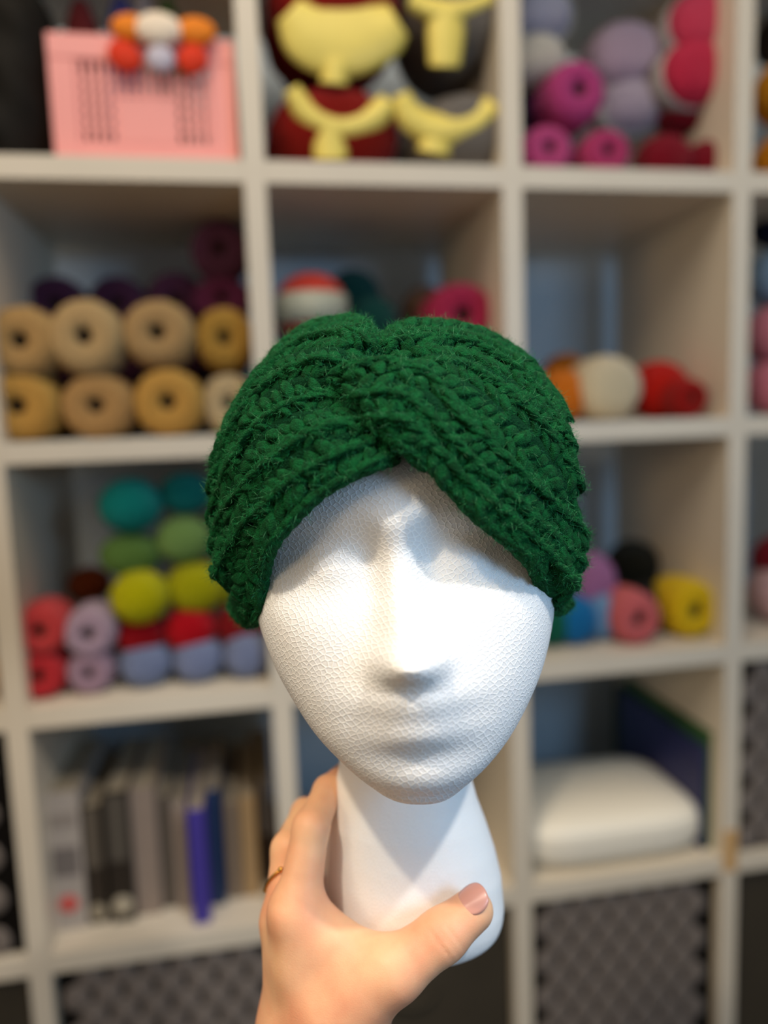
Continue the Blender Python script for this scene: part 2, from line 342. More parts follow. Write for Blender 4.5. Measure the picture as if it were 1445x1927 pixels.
def lobe(rows, side):
    C = [cr_spline(rowpts(r, side, zb[i], i/6), NU) for i, r in enumerate(rows)]
    C = np.array(C)                          # 7 x NU x 3
    out = []
    for j in range(NU): out.append(cr_spline(C[:, j], NS*6+1))
    return C, np.array(out)                  # NU x NV x 3
def grid_normals(G, side):
    du = np.gradient(G, axis=0); dv = np.gradient(G, axis=1); n = np.cross(du, dv); n /= np.maximum(np.linalg.norm(n, axis=2), 1e-9)[..., None]
    cen = np.array([.008, .42, -.03]); s = np.sign(((G-cen)*n).sum(2)); n *= s[..., None]
    for _ in range(3):
        n[1:-1] = (n[:-2]+2*n[1:-1]+n[2:])/4; n[:, 1:-1] = (n[:, :-2]+2*n[:, 1:-1]+n[:, 2:])/4
        n /= np.maximum(np.linalg.norm(n, axis=2), 1e-9)[..., None]
    return n
bc = np.array([.008, .414, -.04])
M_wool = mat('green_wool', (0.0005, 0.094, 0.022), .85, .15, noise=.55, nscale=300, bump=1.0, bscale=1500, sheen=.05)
M_wool_gap_shade = mat('green_wool_gap_shade', (0.001, 0.030, 0.010), .9, .1, bump=.8, bscale=900)  # same wool darkened: shade in the gaps between stitches put into the colour
M_fuzz = mat('green_wool_fibre', (0.003, 0.150, 0.040), .5, .4)
band = frame_thing('headband', 'dark green chunky crochet headband with a twisted front, worn by the foam head', 'headband', bc)
leafV = []; leafQ = []
def leaf_template(nu=12, nt=16):
    V = []; Q = []
    for i in range(nu):
        s = i/(nu-1); r = (max(0., math.sin(math.pi*min(max(s, .03), .97))))**.55
        for j in range(nt):
            t = 2*math.pi*j/nt; g = 1+.12*math.cos(4*t+6*s)
            V.append((s-.5, .5*r*g*math.cos(t), .5*r*g*math.sin(t)-.28*(2*s-1)**2))
    for i in range(nu-1):
        for j in range(nt): Q.append((i*nt+j, i*nt+(j+1) % nt, (i+1)*nt+(j+1) % nt, (i+1)*nt+j))
    return np.array(V), np.array(Q)
LT_V, LT_Q = leaf_template()
fuzzP = []; fuzzN = []
def put_leaf(c, d, n, ln, wd, th, store):
    d = d-(d@n)*n; d /= np.linalg.norm(d); b = np.cross(n, d)
    V = c+LT_V[:, :1]*ln*d+LT_V[:, 1:2]*wd*b+LT_V[:, 2:3]*th*n
    store[0].append(V); store[1].append(LT_Q+sum_len[0]); sum_len[0] += len(V)
def nrm(a): return a/np.maximum(np.linalg.norm(a), 1e-9)
for side, rows, lab in ((-1, L_rows, 'left'), (1, R_rows, 'right')):
    C, G = lobe(rows, side); Nn = grid_normals(G, side); NV = G.shape[1]
    # base cloth with soft ribs, thickness and closed rims
    vv = np.arange(NV)/NS; rib = .0026*np.cos(2*np.pi*vv)[None, :]-.0022
    outer = G+Nn*rib[..., None]; inner = G-Nn*.0075
    idx = np.arange(NU*NV).reshape(NU, NV); o2 = NU*NV
    a, b, c, d = idx[:-1, :-1].ravel(), idx[1:, :-1].ravel(), idx[1:, 1:].ravel(), idx[:-1, 1:].ravel()
    q1 = np.stack([a, b, c, d], 1); q2 = np.stack([d, c, b, a], 1)+o2
    rim = []
    for e in (idx[:, 0], idx[::-1, -1], idx[::-1, 0:1].T[0]*0+idx[::-1, 0] if False else idx[0, ::-1], idx[-1, :]):
        rim.append(np.stack([e[1:], e[:-1], e[:-1]+o2, e[1:]+o2], 1))
    Vb = np.concatenate([outer.reshape(-1, 3), inner.reshape(-1, 3)])-bc
    if side > 0: pass
    obj('crochet_band', mesh_np('crochet_band', Vb, np.concatenate([q1, q2]+rim)), M_wool_gap_shade, band)
    store = ([], []); sum_len = [0]
    for r in range(7):                       # raised ridge yarns along each row line
        line = cr_spline(C[r], 700); Ls = np.linalg.norm(np.diff(line, axis=0), axis=1).sum(); k = int(Ls/.0078)
        for i in range(k):
            s = (i+.5)/k; j = s*(NU-1); j0 = int(j); c0 = line[int(s*699)]; n = Nn[j0, min(r*NS, NV-1)]
            t = line[min(int(s*699)+6, 699)]-line[max(int(s*699)-6, 0)]; t = nrm(t); bt = np.cross(n, t)
            if side < 0: bt = -bt
            amp = (-.0008 if r in (0, 6) else .0022)
            put_leaf(c0+n*(amp+random.uniform(-.0005, .0005)), nrm(t+bt*(random.uniform(-.05, .28) if r not in (0, 6) else random.uniform(-.06, .06))), n, .0165*random.uniform(.85, 1.15), .0040*random.uniform(.85, 1.2), .0042, store)
            if r in (0, 6): put_leaf(c0+n*(amp-.003), nrm(t), n, .0150, .0060, .0060, store)
            elif random.random() < .7: put_leaf(c0+n*(amp-.0012)+bt*random.uniform(-.002, .002), nrm(t*.6+bt*random.uniform(.3, .9)), n, .0125, .0048, .0050, store)
    for r in range(6):                       # two files of slanted loops between the ridges
        for q, (fv, sl) in enumerate(((.27, .85), (.73, -.75), (.50, .15))):
            col_i = r*NS+fv*NS; i0 = int(col_i); line = G[:, i0]*(1-(col_i-i0))+G[:, i0+1]*(col_i-i0)
            nl = Nn[:, i0]; wv = np.linalg.norm(G[:, min((r+1)*NS, NV-1)]-G[:, r*NS], axis=1)
            line = cr_spline(line, 600); Ls = np.linalg.norm(np.diff(line, axis=0), axis=1).sum(); k = int(Ls/(.0074 if q < 2 else .0095))
            for i in range(k):
                s = (i+.5+.5*q)/k
                if s >= 1: continue
                i6 = int(s*599); j0 = int(s*(NU-1)); c0 = line[i6]; n = nl[j0]; w = wv[j0]
                t = nrm(line[min(i6+6, 599)]-line[max(i6-6, 0)]); bt = np.cross(n, t)
                if side < 0: bt = -bt
                sz = min(1.25, max(.5, w/.017))
                jit = random.uniform(-.35, .35) if q < 2 else random.uniform(-1.2, .4); dp = (-.0004, -.0004, -.0022)[q]
                put_leaf(c0+n*(dp+random.uniform(-.0011, .0009))+t*random.uniform(-.001, .001)+bt*random.uniform(-.0012, .0012), nrm(t*(.75+jit)+bt*sl), n+.18*t*random.uniform(-1, 1), .0138*sz*random.uniform(.8, 1.15), .0066*random.uniform(.8, 1.2), .0054, store)
    LV = np.concatenate(store[0]); LQ = np.concatenate(store[1])
    st = obj('yarn_stitches', mesh_np('yarn_stitches', LV-bc, LQ), M_wool, band); st['kind'] = 'stuff'
    fuzzP.append(LV)
# fuzz fibres standing off the yarn
FPt = np.concatenate(fuzzP); NFZ = 190000
ii = rng.integers(0, len(FPt), NFZ); p = FPt[ii]+rng.normal(0, .0006, (NFZ, 3))
cen = np.array([.008, .42, -.03]); out = p-cen; out /= np.linalg.norm(out, axis=1)[:, None]
rd = rng.normal(0, 1, (NFZ, 3)); rd /= np.linalg.norm(rd, axis=1)[:, None]
dr = out*.30+rd*.85; dr /= np.linalg.norm(dr, axis=1)[:, None]
cu = rng.normal(0, 1, (NFZ, 3)); ln = np.clip(rng.gamma(3.0, .0008, NFZ), 0, .0042)[:, None]+.0008
wv = np.cross(dr, cu); wv /= np.linalg.norm(wv, axis=1)[:, None]; wd_ = .000055
p1 = p+dr*ln*.5; p2 = p+dr*ln+cu*ln*.22-out*ln*.12
FV = np.stack([p-wv*wd_, p+wv*wd_, p1+wv*wd_, p1-wv*wd_, p2+wv*wd_*.5, p2-wv*wd_*.5], 1).reshape(-1, 3)
b0 = (np.arange(NFZ)*6)[:, None]; FQ = np.concatenate([b0+np.array([[0, 1, 2, 3]]), b0+np.array([[3, 2, 4, 5]])])
fz = obj('wool_fuzz', mesh_np('wool_fuzz', FV-bc, FQ), M_fuzz, band); fz['kind'] = 'stuff'
# ================================================================= HAND
HS = 1.05                                    # the hand sits around the neck, slightly behind the chin
def cap(a, b, ra, rb):
    a = np.array(a)*HS; b = np.array(b)*HS; ra *= HS; rb *= HS; ba = b-a; L2 = ba@ba
    def f(X, Y, Z):
        t = np.clip(((X-a[0])*ba[0]+(Y-a[1])*ba[1]+(Z-a[2])*ba[2])/L2, 0, 1)
        return np.sqrt((X-a[0]-ba[0]*t)**2+(Y-a[1]-ba[1]*t)**2+(Z-a[2]-ba[2]*t)**2)-(ra+(rb-ra)*t)
    return f
Wr = [P(560, 1985, .378), P(600, 1990, .374), P(645, 1990, .372), P(548, 1985, .395)]
fing = { # joints: MCP, PIP, DIP, tip with radii
 'index': [(P(559, 1712, .379), .0118), (P(585, 1558, .391), .0093), (P(617, 1488, .418), .0079), (P(660, 1448, .448), .0070)],
 'middle': [(P(536, 1735, .396), .0118), (P(543, 1598, .411), .0092), (P(575, 1530, .440), .0082), (P(630, 1520, .462), .0074)],
 'ring': [(P(541, 1770, .414), .0112), (P(552, 1650, .432), .0088), (P(590, 1600, .456), .0078), (P(650, 1595, .468), .0070)],
 'little': [(P(556, 1800, .430), .0100), (P(572, 1710, .446), .0078), (P(610, 1672, .462), .0068), (P(660, 1668, .470), .0062)]}
TH_ = [(P(632, 1905, .370), .0175), (P(742, 1826, .363), .0142), (P(832, 1760, .366), .0118), (P(889, 1713, .3715), .0103)]
caps = []
for nm, js in fing.items():
    for (a, ra), (b, rb) in zip(js[:-1], js[1:]): caps.append((cap(a, b, ra, rb), .004, nm))
palm = []
ends = [P(590, 1950, .378), P(560, 1955, .388), P(560, 1950, .400), P(565, 1945, .412)]
for (nm, js), e in zip(fing.items(), ends): palm.append(cap(js[0][0]+np.array([0, .001, 0]), e, js[0][1]+.0010, .0165))
palm.append(cap(P(590, 1950, .380), P(655, 1918, .373), .0165, .0185))
palm.append(cap(P(556, 1722, .379), P(655, 1795, .375), .0100, .0085))
palm.append(cap(P(576, 1800, .382), P(680, 1850, .370), .0130, .0135))
palm.append(cap(P(590, 1745, .380), P(700, 1810, .369), .0085, .0095))
fore = [cap(P(564, 1950, .392), P(550, 2080, .385), .0210, .0235), cap(P(655, 1952, .376), P(648, 2080, .372), .0195, .0215), cap(P(560, 2080, .385), fr and np.array([-.055, .365, -.400]), .0235, .030), cap(P(635, 2080, .372), np.array([-.035, .350, -.400]), .0215, .028)]
TH_ = [(a*HS, b*HS) for a, b in TH_]; TH2 = [(a/HS, b/HS) for a, b in TH_]
CREASE = []
_ta = TH_[3][0]-TH_[2][0]; _ta = _ta/np.linalg.norm(_ta); _tw = np.array([-.1, -1, .1])
for o_ in (-.0035, .0005, .0040): CREASE.append((TH_[2][0]+_ta*o_, _ta+np.array([0, 0, .12]), _tw*.0112, .0085))
def hand_sdf(X, Y, Z):
    d = None
    for f in palm+fore:
        v = f(X, Y, Z); d = v if d is None else smin(d, v, .014)
    # thumb
    t = None
    for (a, ra), (b, rb) in zip(TH2[:-1], TH2[1:]):
        v = cap(a, b, ra, rb)(X, Y, Z); t = v if t is None else smin(t, v, .005)
    d = smin(d, t, .012)
    fs = {}
    for f, k, nm in caps:
        v = f(X, Y, Z); fs[nm] = v if nm not in fs else smin(fs[nm], v, k)
    for nm, v in fs.items(): d = smin(d, v, .006)
    # skin creases over the thumb joint and finger knuckles
    for (c, axv, side, wd2) in CREASE:
        sa = (X-c[0])*axv[0]+(Y-c[1])*axv[1]+(Z-c[2])*axv[2]; rr2 = (X-c[0]-side[0])**2+(Y-c[1]-side[1])**2+(Z-c[2]-side[2])**2
        d = d+.0006*np.exp(-(sa/.0009)**2-rr2/wd2**2)
    return d
V, Q = surface_nets(hand_sdf, (-.11, .32, -.405), (.075, .515, -.120), .0015)
hc2 = P(600, 2060, .40)
M_skin = mat('skin', (240, 190, 148), .5, .32, noise=.5, nscale=26, bump=.10, bscale=1300, sss=.2, sssr=(1, .35, .2), col2=(228, 160, 124))
person = frame_thing('person', 'left hand with bare wrist gripping the neck of the foam head', 'person', hc2)
obj('hand', mesh_np('hand', V-hc2, Q), M_skin, person)
# thumb nail
tip, ip = TH_[3][0], TH_[2][0]
ax = nrm(tip-ip); toward = nrm(-np.array(P(905, 1700, .35))); nn = nrm(toward+.50*np.cross(ax, toward)*(-1)); nn = nrm(nn-(nn@ax)*ax); bb = np.cross(ax, nn)
V = []; nu_, nv_ = 13, 11
for i in range(nu_):
    for j in range(nv_):
        u = (i/(nu_-1)-.5)*2; v = (j/(nv_-1)-.5)*2
        # squircle outline
        uu = u*math.sqrt(max(0, 1-.48*v*v)); v2 = v*math.sqrt(max(0, 1-.46*u*u))
        ang = v2*.82; R = .0106
        V.append(tip+ax*(.0028+uu*.0074)+nn*(R*math.cos(ang)+.0006-.0007*u*u)+bb*(R*math.sin(ang)))
nq = [(i*nv_+j, (i+1)*nv_+j, (i+1)*nv_+j+1, i*nv_+j+1) for i in range(nu_-1) for j in range(nv_-1)]
nail = obj('thumb_nail', mesh_np('nail', np.array(V)-hc2, nq), mat('nail', (228, 160, 142), .25, .6, sss=.2), person)
so = nail.modifiers.new('s', 'SOLIDIFY'); so.thickness = .0008; so.offset = 0
# ring
def tube(pts, r, n=10, closed=False, rad=None):
    pts = np.array(pts, float); m = len(pts); T = np.gradient(pts, axis=0); T /= np.linalg.norm(T, axis=1)[:, None]
    up = np.array([0, 0, 1.]) if abs(T[0][2]) < .9 else np.array([1., 0, 0]); Vs = []; nrmv = nrm(np.cross(T[0], up))
    for i in range(m):
        nrmv = nrm(nrmv-(nrmv@T[i])*T[i]); b = np.cross(T[i], nrmv); rr = r if rad is None else rad[i]
        for j in range(n):
            t = 2*math.pi*j/n; Vs.append(pts[i]+rr*(math.cos(t)*nrmv+math.sin(t)*b))
    Qs = [(i*n+j, i*n+(j+1) % n, (i+1)*n+(j+1) % n, (i+1)*n+j) for i in range(m-1) for j in range(n)]
    return np.array(Vs), Qs
a, b = fing['middle'][0][0]*HS, fing['middle'][1][0]*HS; axm = nrm(b-a); rc = a+axm*np.linalg.norm(b-a)*.60
e1 = nrm(np.array([-1, 0, 0])-(np.array([-1, 0, 0])@axm)*axm); e2 = np.cross(axm, e1)
if e2[1] > 0: e2 = -e2                       # e2 faces the viewer
rr = .0117; M_gold = mat('gold', (226, 178, 92), .22, .5, metal=1.0)
ringo = frame_thing('ring', 'thin gold open ring with beaded ends on the middle finger', 'ring', rc)
arc = []
for t in np.linspace(math.radians(78), math.radians(-255), 60):
    arc.append(rr*(math.cos(t)*e1+math.sin(t)*e2)+axm*.0085*math.sin(t-math.radians(48)))
Vt, Qt = tube(arc, .00085); obj('hoop', mesh_np('hoop', Vt, Qt), M_gold, ringo)
import bmesh
for e in (arc[0], arc[14]):
    bm = bmesh.new(); bmesh.ops.create_icosphere(bm, subdivisions=2, radius=.0016); me = bpy.data.meshes.new('bead'); bm.to_mesh(me); bm.free()
    obj('bead', me, M_gold, ringo, loc=tuple(e))
#BACKGROUND
# ================================================================= BACKGROUND GOODS
def shelf_top(k): return zk(k)+TH/2+.0005
def wind(n1, n2, a): return lambda t, s: a*(.6*math.sin(n1*t+n2*s*6.28)+.4*math.sin(n1*t*.5-n2*1.3*s*6.28))
def prof_ball(k=22, e=2.3):
    o = []
    for i in range(k):
        a = -math.pi/2+math.pi*i/(k-1); c = abs(math.cos(a))**(2/e); s_ = math.copysign(abs(math.sin(a))**(2/e), math.sin(a)); o.append((max(c, .012), s_))
    return o
def prof_cake():
    f = [(.06, -.35), (.14, -.62), (.20, -.86), (.28, -.95), (.45, -1.0), (.68, -.98), (.84, -.90), (.94, -.74), (.99, -.5), (1.0, -.2), (1.0, .2)]
    return [(.02, -.30)]+f+[(.99, .5), (.93, .76), (.8, .92), (.5, 1.0), (.2, 1.0), (.02, .96)]
ME_ball = lathe(prof_ball(), 40, 'y', wind(13, 3, .022)); ME_cake = lathe(prof_cake(), 40, 'y', wind(15, 2, .018))
ME_skein = lathe(prof_ball(22, 3.0), 40, 'y', wind(11, 5, .028))
def band_mesh(y0, y1, out=1.03, n=40, in_=.985):
    V = []; Q = []
    for j, (r, h) in enumerate(((in_, y0), (out, y0), (out, (y0+y1)/2), (out, y1), (in_, y1))):
        for i in range(n): V.append((r*math.cos(2*math.pi*i/n), h, r*math.sin(2*math.pi*i/n)))
    for j in range(4):
        for i in range(n): Q.append((j*n+i, j*n+(i+1) % n, (j+1)*n+(i+1) % n, (j+1)*n+i))
    return mesh_np('band', V, Q)
ME_band = band_mesh(-.45, .35); ME_band_front = band_mesh(-.80, -.2, 1.02)
ME_hole_shade = lathe([(.02, -.34), (.10, -.60), (.17, -.88), (.20, -.90), (.21, -.86), (.16, -.5), (.05, -.3)], 20, 'y')
M_hole_shade = mat('painted_hole_shade', (58, 42, 30), .9, .1)  # dark brown lining, paints the shade inside the hole of each cake
KIND = {'ball': ME_ball, 'cake': ME_cake, 'skein': ME_skein}
def yarn(px, py, rx, rz, yc, kind, col, label, group=None, k=None, dy=None, band_=None, tilt=None):
    w = at(px, py, yc); dist = float((w-CAMP)@FW); ax_, az_ = rx/F*dist, rz/F*dist
    ay = dy or (ax_+az_)/2*1.05
    if k is not None: w[2] = shelf_top(k)+az_*.995
    o = thing('yarn_ball' if kind != 'cake' else 'yarn_cake', label, 'yarn', tuple(w), 0, group); sc_ = (ax_, ay, az_)
    if tilt: o.rotation_euler = (math.pi/2, 0, 0); sc_ = (ax_, az_, ay)
    obj('wound_yarn', KIND[kind], yarn_mat(col), o, scale=sc_)
    if kind == 'cake': obj('hole_shade', ME_hole_shade, M_hole_shade, o, scale=sc_)
    if band_: obj('paper_band', ME_band if len(band_) == 3 else ME_band_front, mat('paper_band_colour', band_[:3], .55, .4, noise=.15, nscale=50), o, scale=sc_)
    return o
TAN = (214, 168, 106); TAN2 = (222, 184, 128); TAN3 = (226, 170, 84); MUS = (196, 150, 66)
# second row, left cell: tan cakes and purple cakes behind
g = 'tan yarn cakes piled in the left cell'
yarn(52, 770, 70, 64, .075, 'cake', TAN3, 'ochre tan yarn cake at the far left of the lower tan row', g, 2)
yarn(193, 770, 66, 60, .075, 'cake', (208, 160, 100), 'light brown yarn cake second from left in the lower tan row', g, 2)
yarn(322, 760, 64, 62, .07, 'cake', TAN3, 'golden tan yarn cake with a dark hole, third in the lower tan row', g, 2)
yarn(432, 755, 50, 56, .085, 'cake', (222, 196, 150), 'pale beige yarn cake at the right end of the lower tan row', g, 2)
yarn(56, 648, 66, 66, .07, 'cake', TAN, 'tan yarn cake with wide dark hole, leftmost of the upper tan row', g)
yarn(172, 640, 66, 70, .07, 'cake', TAN2, 'pale tan yarn cake, the highest one in the upper tan row', g)
yarn(303, 633, 66, 62, .075, 'cake', (206, 166, 112), 'sandy brown yarn cake right of the pale highest tan cake', g)
yarn(424, 642, 54, 58, .085, 'cake', MUS, 'mustard yarn cake at the right end of the upper tan row', g)
PU = (96, 46, 72)
g = 'purple yarn cakes behind the tan ones'
for i, (x, y, r, lb) in enumerate(((115, 580, 54, 'dark purple yarn cake at the left behind the upper tan row'), (228, 580, 54, 'dark purple yarn cake in the middle behind the upper tan row'), (335, 575, 56, 'dark purple yarn cake right of the middle one behind the tan row'))):
    yarn(x, y, r, r, .24, 'cake', (100, 54, 84), lb, g)
    pn = ('left', 'middle', 'right')[i]; yarn(x, 690, 54, 54, .24, 'cake', (92, 50, 76), 'purple yarn cake hidden behind the tan cakes, %s column, middle layer' % pn, g); yarn(x, 780, 54, 48, .24, 'cake', (92, 50, 76), 'purple yarn cake hidden behind the tan cakes, %s column, on the shelf' % pn, g, 2)
yarn(416, 478, 54, 54, .20, 'cake', (120, 70, 102), 'purple yarn cake on top of the tall stack beside the divider', g)
yarn(420, 568, 54, 42, .20, 'cake', (132, 58, 102), 'purple yarn cake just under the topmost purple cake', g)
yarn(420, 665, 52, 56, .20, 'cake', (120, 70, 102), 'purple yarn cake hidden behind the mustard cake', g); yarn(420, 770, 52, 50, .20, 'cake', (120, 70, 102), 'purple yarn cake hidden behind the pale beige cake', g, 2)
# second row, middle cell
yarn(586, 583, 66, 66, .10, 'ball', (226, 72, 58), 'coral red yarn ball with a pale teal paper band', None, band_=(176, 178, 160), tilt=1)
yarn(592, 770, 68, 62, .10, 'ball', (226, 120, 70), 'orange yarn ball at the bottom behind the headband', None, 2)
yarn(588, 668, 64, 34, .10, 'skein', (176, 176, 158), 'pale grey green yarn skein under the coral red ball')
yarn(664, 562, 52, 52, .22, 'ball', (22, 82, 78), 'dark teal yarn ball behind the coral red one'); yarn(700, 600, 46, 40, .16, 'ball', (24, 84, 76), 'dark teal yarn ball just above the notch of the headband')
yarn(680, 690, 58, 52, .19, 'ball', (22, 82, 78), 'teal yarn ball hidden behind the headband twist'); yarn(680, 775, 58, 44, .19, 'ball', (22, 82, 78), 'teal yarn ball low behind the headband twist', None, 2)
yarn(856, 602, 66, 62, .12, 'cake', (186, 44, 84), 'magenta red yarn cake above the right side of the headband')
yarn(800, 592, 46, 52, .23, 'ball', (138, 106, 88), 'brown yarn ball half hidden behind the magenta red cake')
yarn(850, 700, 64, 40, .12, 'skein', (186, 44, 60), 'red yarn skein hidden below the magenta cake'); yarn(850, 785, 66, 46, .12, 'ball', (186, 60, 60), 'red yarn ball hidden at the foot of the cell', None, 2)
yarn(800, 690, 50, 50, .23, 'ball', (138, 106, 88), 'brown yarn ball hidden behind the headband'); yarn(800, 775, 50, 42, .23, 'ball', (138, 106, 88), 'brown yarn ball hidden low behind the headband', None, 2)
# second row, right cell
yarn(1052, 755, 52, 50, .11, 'ball', (244, 128, 28), 'bright orange yarn ball beside the headband', None, 2)
yarn(1062, 706, 42, 40, .21, 'ball', (190, 108, 12), 'darker orange yarn ball behind the bright orange one'); yarn(1064, 768, 46, 36, .21, 'ball', (190, 108, 12), 'orange brown yarn ball at the back under another', None, 2)
yarn(1132, 740, 64, 60, .10, 'skein', (246, 230, 192), 'ivory yarn ball between the orange and red ones', None, 2)
yarn(1236, 745, 54, 54, .12, 'ball', (208, 28, 14), 'bright red yarn ball between the ivory and black ones', None, 2)
yarn(1286, 765, 34, 36, .05, 'cake', (170, 22, 18), 'small deep red yarn cake lying in front of the red ball', None, 2)
yarn(1318, 735, 52, 54, .16, 'ball', (26, 26, 22), 'black yarn ball at the right end of the row', None, 2)
# second row, far right cell
yarn(1470, 430, 54, 36, .16, 'ball', (26, 30, 56), 'navy yarn ball at the top edge of the far right cell'); yarn(1462, 522, 56, 52, .10, 'ball', (150, 182, 214), 'light blue yarn ball at the right edge of the picture')
yarn(1462, 630, 58, 56, .10, 'ball', (240, 142, 160), 'pink yarn ball just below the light blue one', 'pink yarn balls at the right edge'); yarn(1462, 735, 60, 54, .10, 'ball', (244, 140, 158), 'pink yarn ball lying on the shelf at the right edge', 'pink yarn balls at the right edge', 2)
# top row, right cell
yarn(1012, 38, 60, 50, .12, 'ball', (200, 200, 222), 'white and lavender yarn ball at the top left of the cell', band_=(230, 226, 214)); yarn(1008, 122, 54, 48, .12, 'ball', (240, 232, 214), 'cream yarn ball under the white and lavender one')
yarn(1002, 200, 42, 40, .16, 'ball', (70, 60, 110), 'dark violet yarn ball behind the magenta ones'); yarn(1015, 285, 50, 40, .17, 'ball', (70, 60, 110), 'dark violet yarn ball at the back on the shelf', None, 3)
yarn(1068, 192, 56, 56, .07, 'cake', (206, 72, 138), 'magenta yarn cake on top of two others'); yarn(1017, 275, 50, 44, .06, 'cake', (214, 82, 142), 'magenta yarn cake with a pale middle, lower left', None, 3); yarn(1126, 280, 48, 42, .06, 'cake', (206, 66, 120), 'magenta yarn cake at the lower right of the pile', None, 3)
yarn(1164, 118, 74, 58, .16, 'skein', (214, 186, 208), 'large pale lilac yarn ball in the middle of the cell'); yarn(1178, 208, 64, 52, .16, 'ball', (206, 188, 206), 'pale lilac grey yarn ball under the large one', band_=(196, 192, 186)); yarn(1180, 290, 52, 38, .17, 'ball', (150, 146, 142), 'grey yarn ball at the bottom behind the crimson pair', None, 3)
yarn(1302, 62, 68, 58, .10, 'skein', (236, 72, 102), 'bright raspberry yarn skein with grey band, topmost', band_=(172, 164, 160)); yarn(1290, 152, 66, 60, .10, 'skein', (222, 50, 82), 'raspberry yarn skein with grey band, second from top', band_=(172, 164, 160))
yarn(1290, 222, 52, 30, .12, 'skein', (132, 12, 34), 'flattened dark crimson yarn skein under the raspberry ones'); yarn(1246, 282, 52, 46, .08, 'ball', (140, 14, 36), 'dark crimson yarn ball on the shelf, left one', None, 3); yarn(1326, 286, 46, 42, .08, 'ball', (132, 12, 32), 'dark crimson yarn ball on the shelf beside the divider', None, 3)
yarn(1474, 175, 52, 56, .09, 'ball', (252, 156, 10), 'orange yarn ball at the right edge, upper one'); yarn(1474, 285, 54, 52, .09, 'ball', (250, 150, 10), 'orange yarn ball at the right edge, resting on the shelf', None, 3); yarn(1476, 70, 50, 50, .16, 'ball', (60, 46, 36), 'dark brown yarn ball above the orange ones')
# third row, left cell
g = 'stacked balls of the left rainbow pile'
yarn(86, 1276, 46, 46, .06, 'cake', (230, 58, 66), 'coral red yarn cake at the bottom left of the rainbow pile', g, 1); yarn(88, 1176, 50, 50, .06, 'cake', (246, 82, 84), 'coral pink yarn cake above the bottom left one', g)
yarn(177, 1272, 42, 42, .06, 'cake', (192, 158, 180), 'dusty lilac yarn cake on the shelf beside the coral one', g, 1); yarn(176, 1182, 48, 48, .06, 'cake', (212, 182, 206), 'light lilac yarn cake above the dusty lilac one', g)
yarn(276, 1268, 48, 44, .06, 'ball', (140, 154, 194), 'lavender blue yarn ball on the shelf, left of three', g, 1); yarn(373, 1258, 46, 44, .06, 'ball', (144, 156, 196), 'lavender blue yarn ball on the shelf, middle of three', g, 1); yarn(466, 1252, 46, 44, .06, 'ball', (144, 156, 194), 'lavender blue yarn ball on the shelf, right of three', g, 1)
yarn(266, 1192, 46, 44, .07, 'ball', (176, 10, 26), 'deep red yarn ball left in the red row', g); yarn(359, 1182, 48, 46, .07, 'ball', (212, 10, 30), 'bright red yarn ball in the middle of the red row', g); yarn(452, 1176, 46, 44, .08, 'ball', (150, 22, 28), 'dark red yarn ball right in the red row', g)
yarn(264, 1122, 54, 50, .05, 'ball', (218, 212, 8), 'bright chartreuse yarn ball, left one', g); yarn(368, 1104, 56, 50, .08, 'ball', (196, 192, 10), 'darker chartreuse yarn ball, right one', g); yarn(440, 1100, 40, 46, .11, 'ball', (180, 176, 12), 'chartreuse yarn ball next to the headband', g)
yarn(246, 1042, 56, 42, .08, 'ball', (104, 142, 66), 'moss green yarn ball, lower left one', g); yarn(346, 1014, 52, 44, .08, 'ball', (132, 170, 92), 'light moss green yarn ball, upper right one', g)
yarn(246, 950, 58, 52, .07, 'ball', (8, 144, 136), 'teal yarn ball at the top left of the pile', g); yarn(350, 928, 50, 40, .09, 'ball', (6, 124, 122), 'dark teal yarn ball at the top right of the pile', g)
yarn(168, 1100, 40, 34, .20, 'ball', (140, 58, 14), 'rust brown yarn ball behind the lilac cakes'); yarn(172, 1180, 50, 48, .20, 'ball', (140, 58, 14), 'rust brown yarn ball under the visible rust one, behind the lilac cakes'); yarn(172, 1262, 50, 46, .20, 'ball', (140, 58, 14), 'rust brown yarn ball lying on the shelf behind the lilac cakes', None, 1)
yarn(-22, 1290, 26, 40, .06, 'ball', (214, 156, 84), 'ochre yarn ball at the left edge of the picture', None, 1)
# third row, right cell
yarn(1034, 1212, 36, 42, .08, 'ball', (14, 110, 84), 'green yarn ball beside the cheek of the foam head', None, 1); yarn(1078, 1192, 42, 46, .08, 'ball', (24, 124, 190), 'blue yarn ball on the shelf', None, 1)
yarn(1128, 1190, 36, 46, .09, 'ball', (126, 170, 214), 'light blue yarn ball between the blue and salmon ones', None, 1); yarn(1180, 1178, 48, 50, .07, 'cake', (240, 116, 118), 'salmon pink yarn cake on the shelf', None, 1)
yarn(1108, 1094, 46, 58, .12, 'ball', (186, 122, 172), 'orchid purple yarn ball on top of the blue ones'); yarn(1218, 1172, 40, 44, .12, 'ball', (20, 18, 16), 'black yarn ball between the salmon and yellow ones', None, 1)
yarn(1282, 1162, 50, 54, .08, 'cake', (252, 206, 24), 'bright yellow yarn ball on the shelf', None, 1); yarn(1328, 1160, 40, 42, .15, 'ball', (158, 92, 18), 'brown orange yarn ball beside the divider', None, 1)
yarn(1190, 1062, 46, 46, .22, 'ball', (34, 32, 20), 'black olive yarn ball at the back, topmost'); yarn(1190, 1142, 50, 44, .22, 'ball', (30, 28, 24), 'black yarn ball hidden at the back of the shelf', None, 1); yarn(1240, 1112, 34, 28, .22, 'ball', (52, 104, 28), 'leaf green yarn ball behind the yellow one'); yarn(1246, 1165, 36, 30, .24, 'ball', (52, 70, 28), 'olive green yarn ball at the back on the shelf', None, 1)
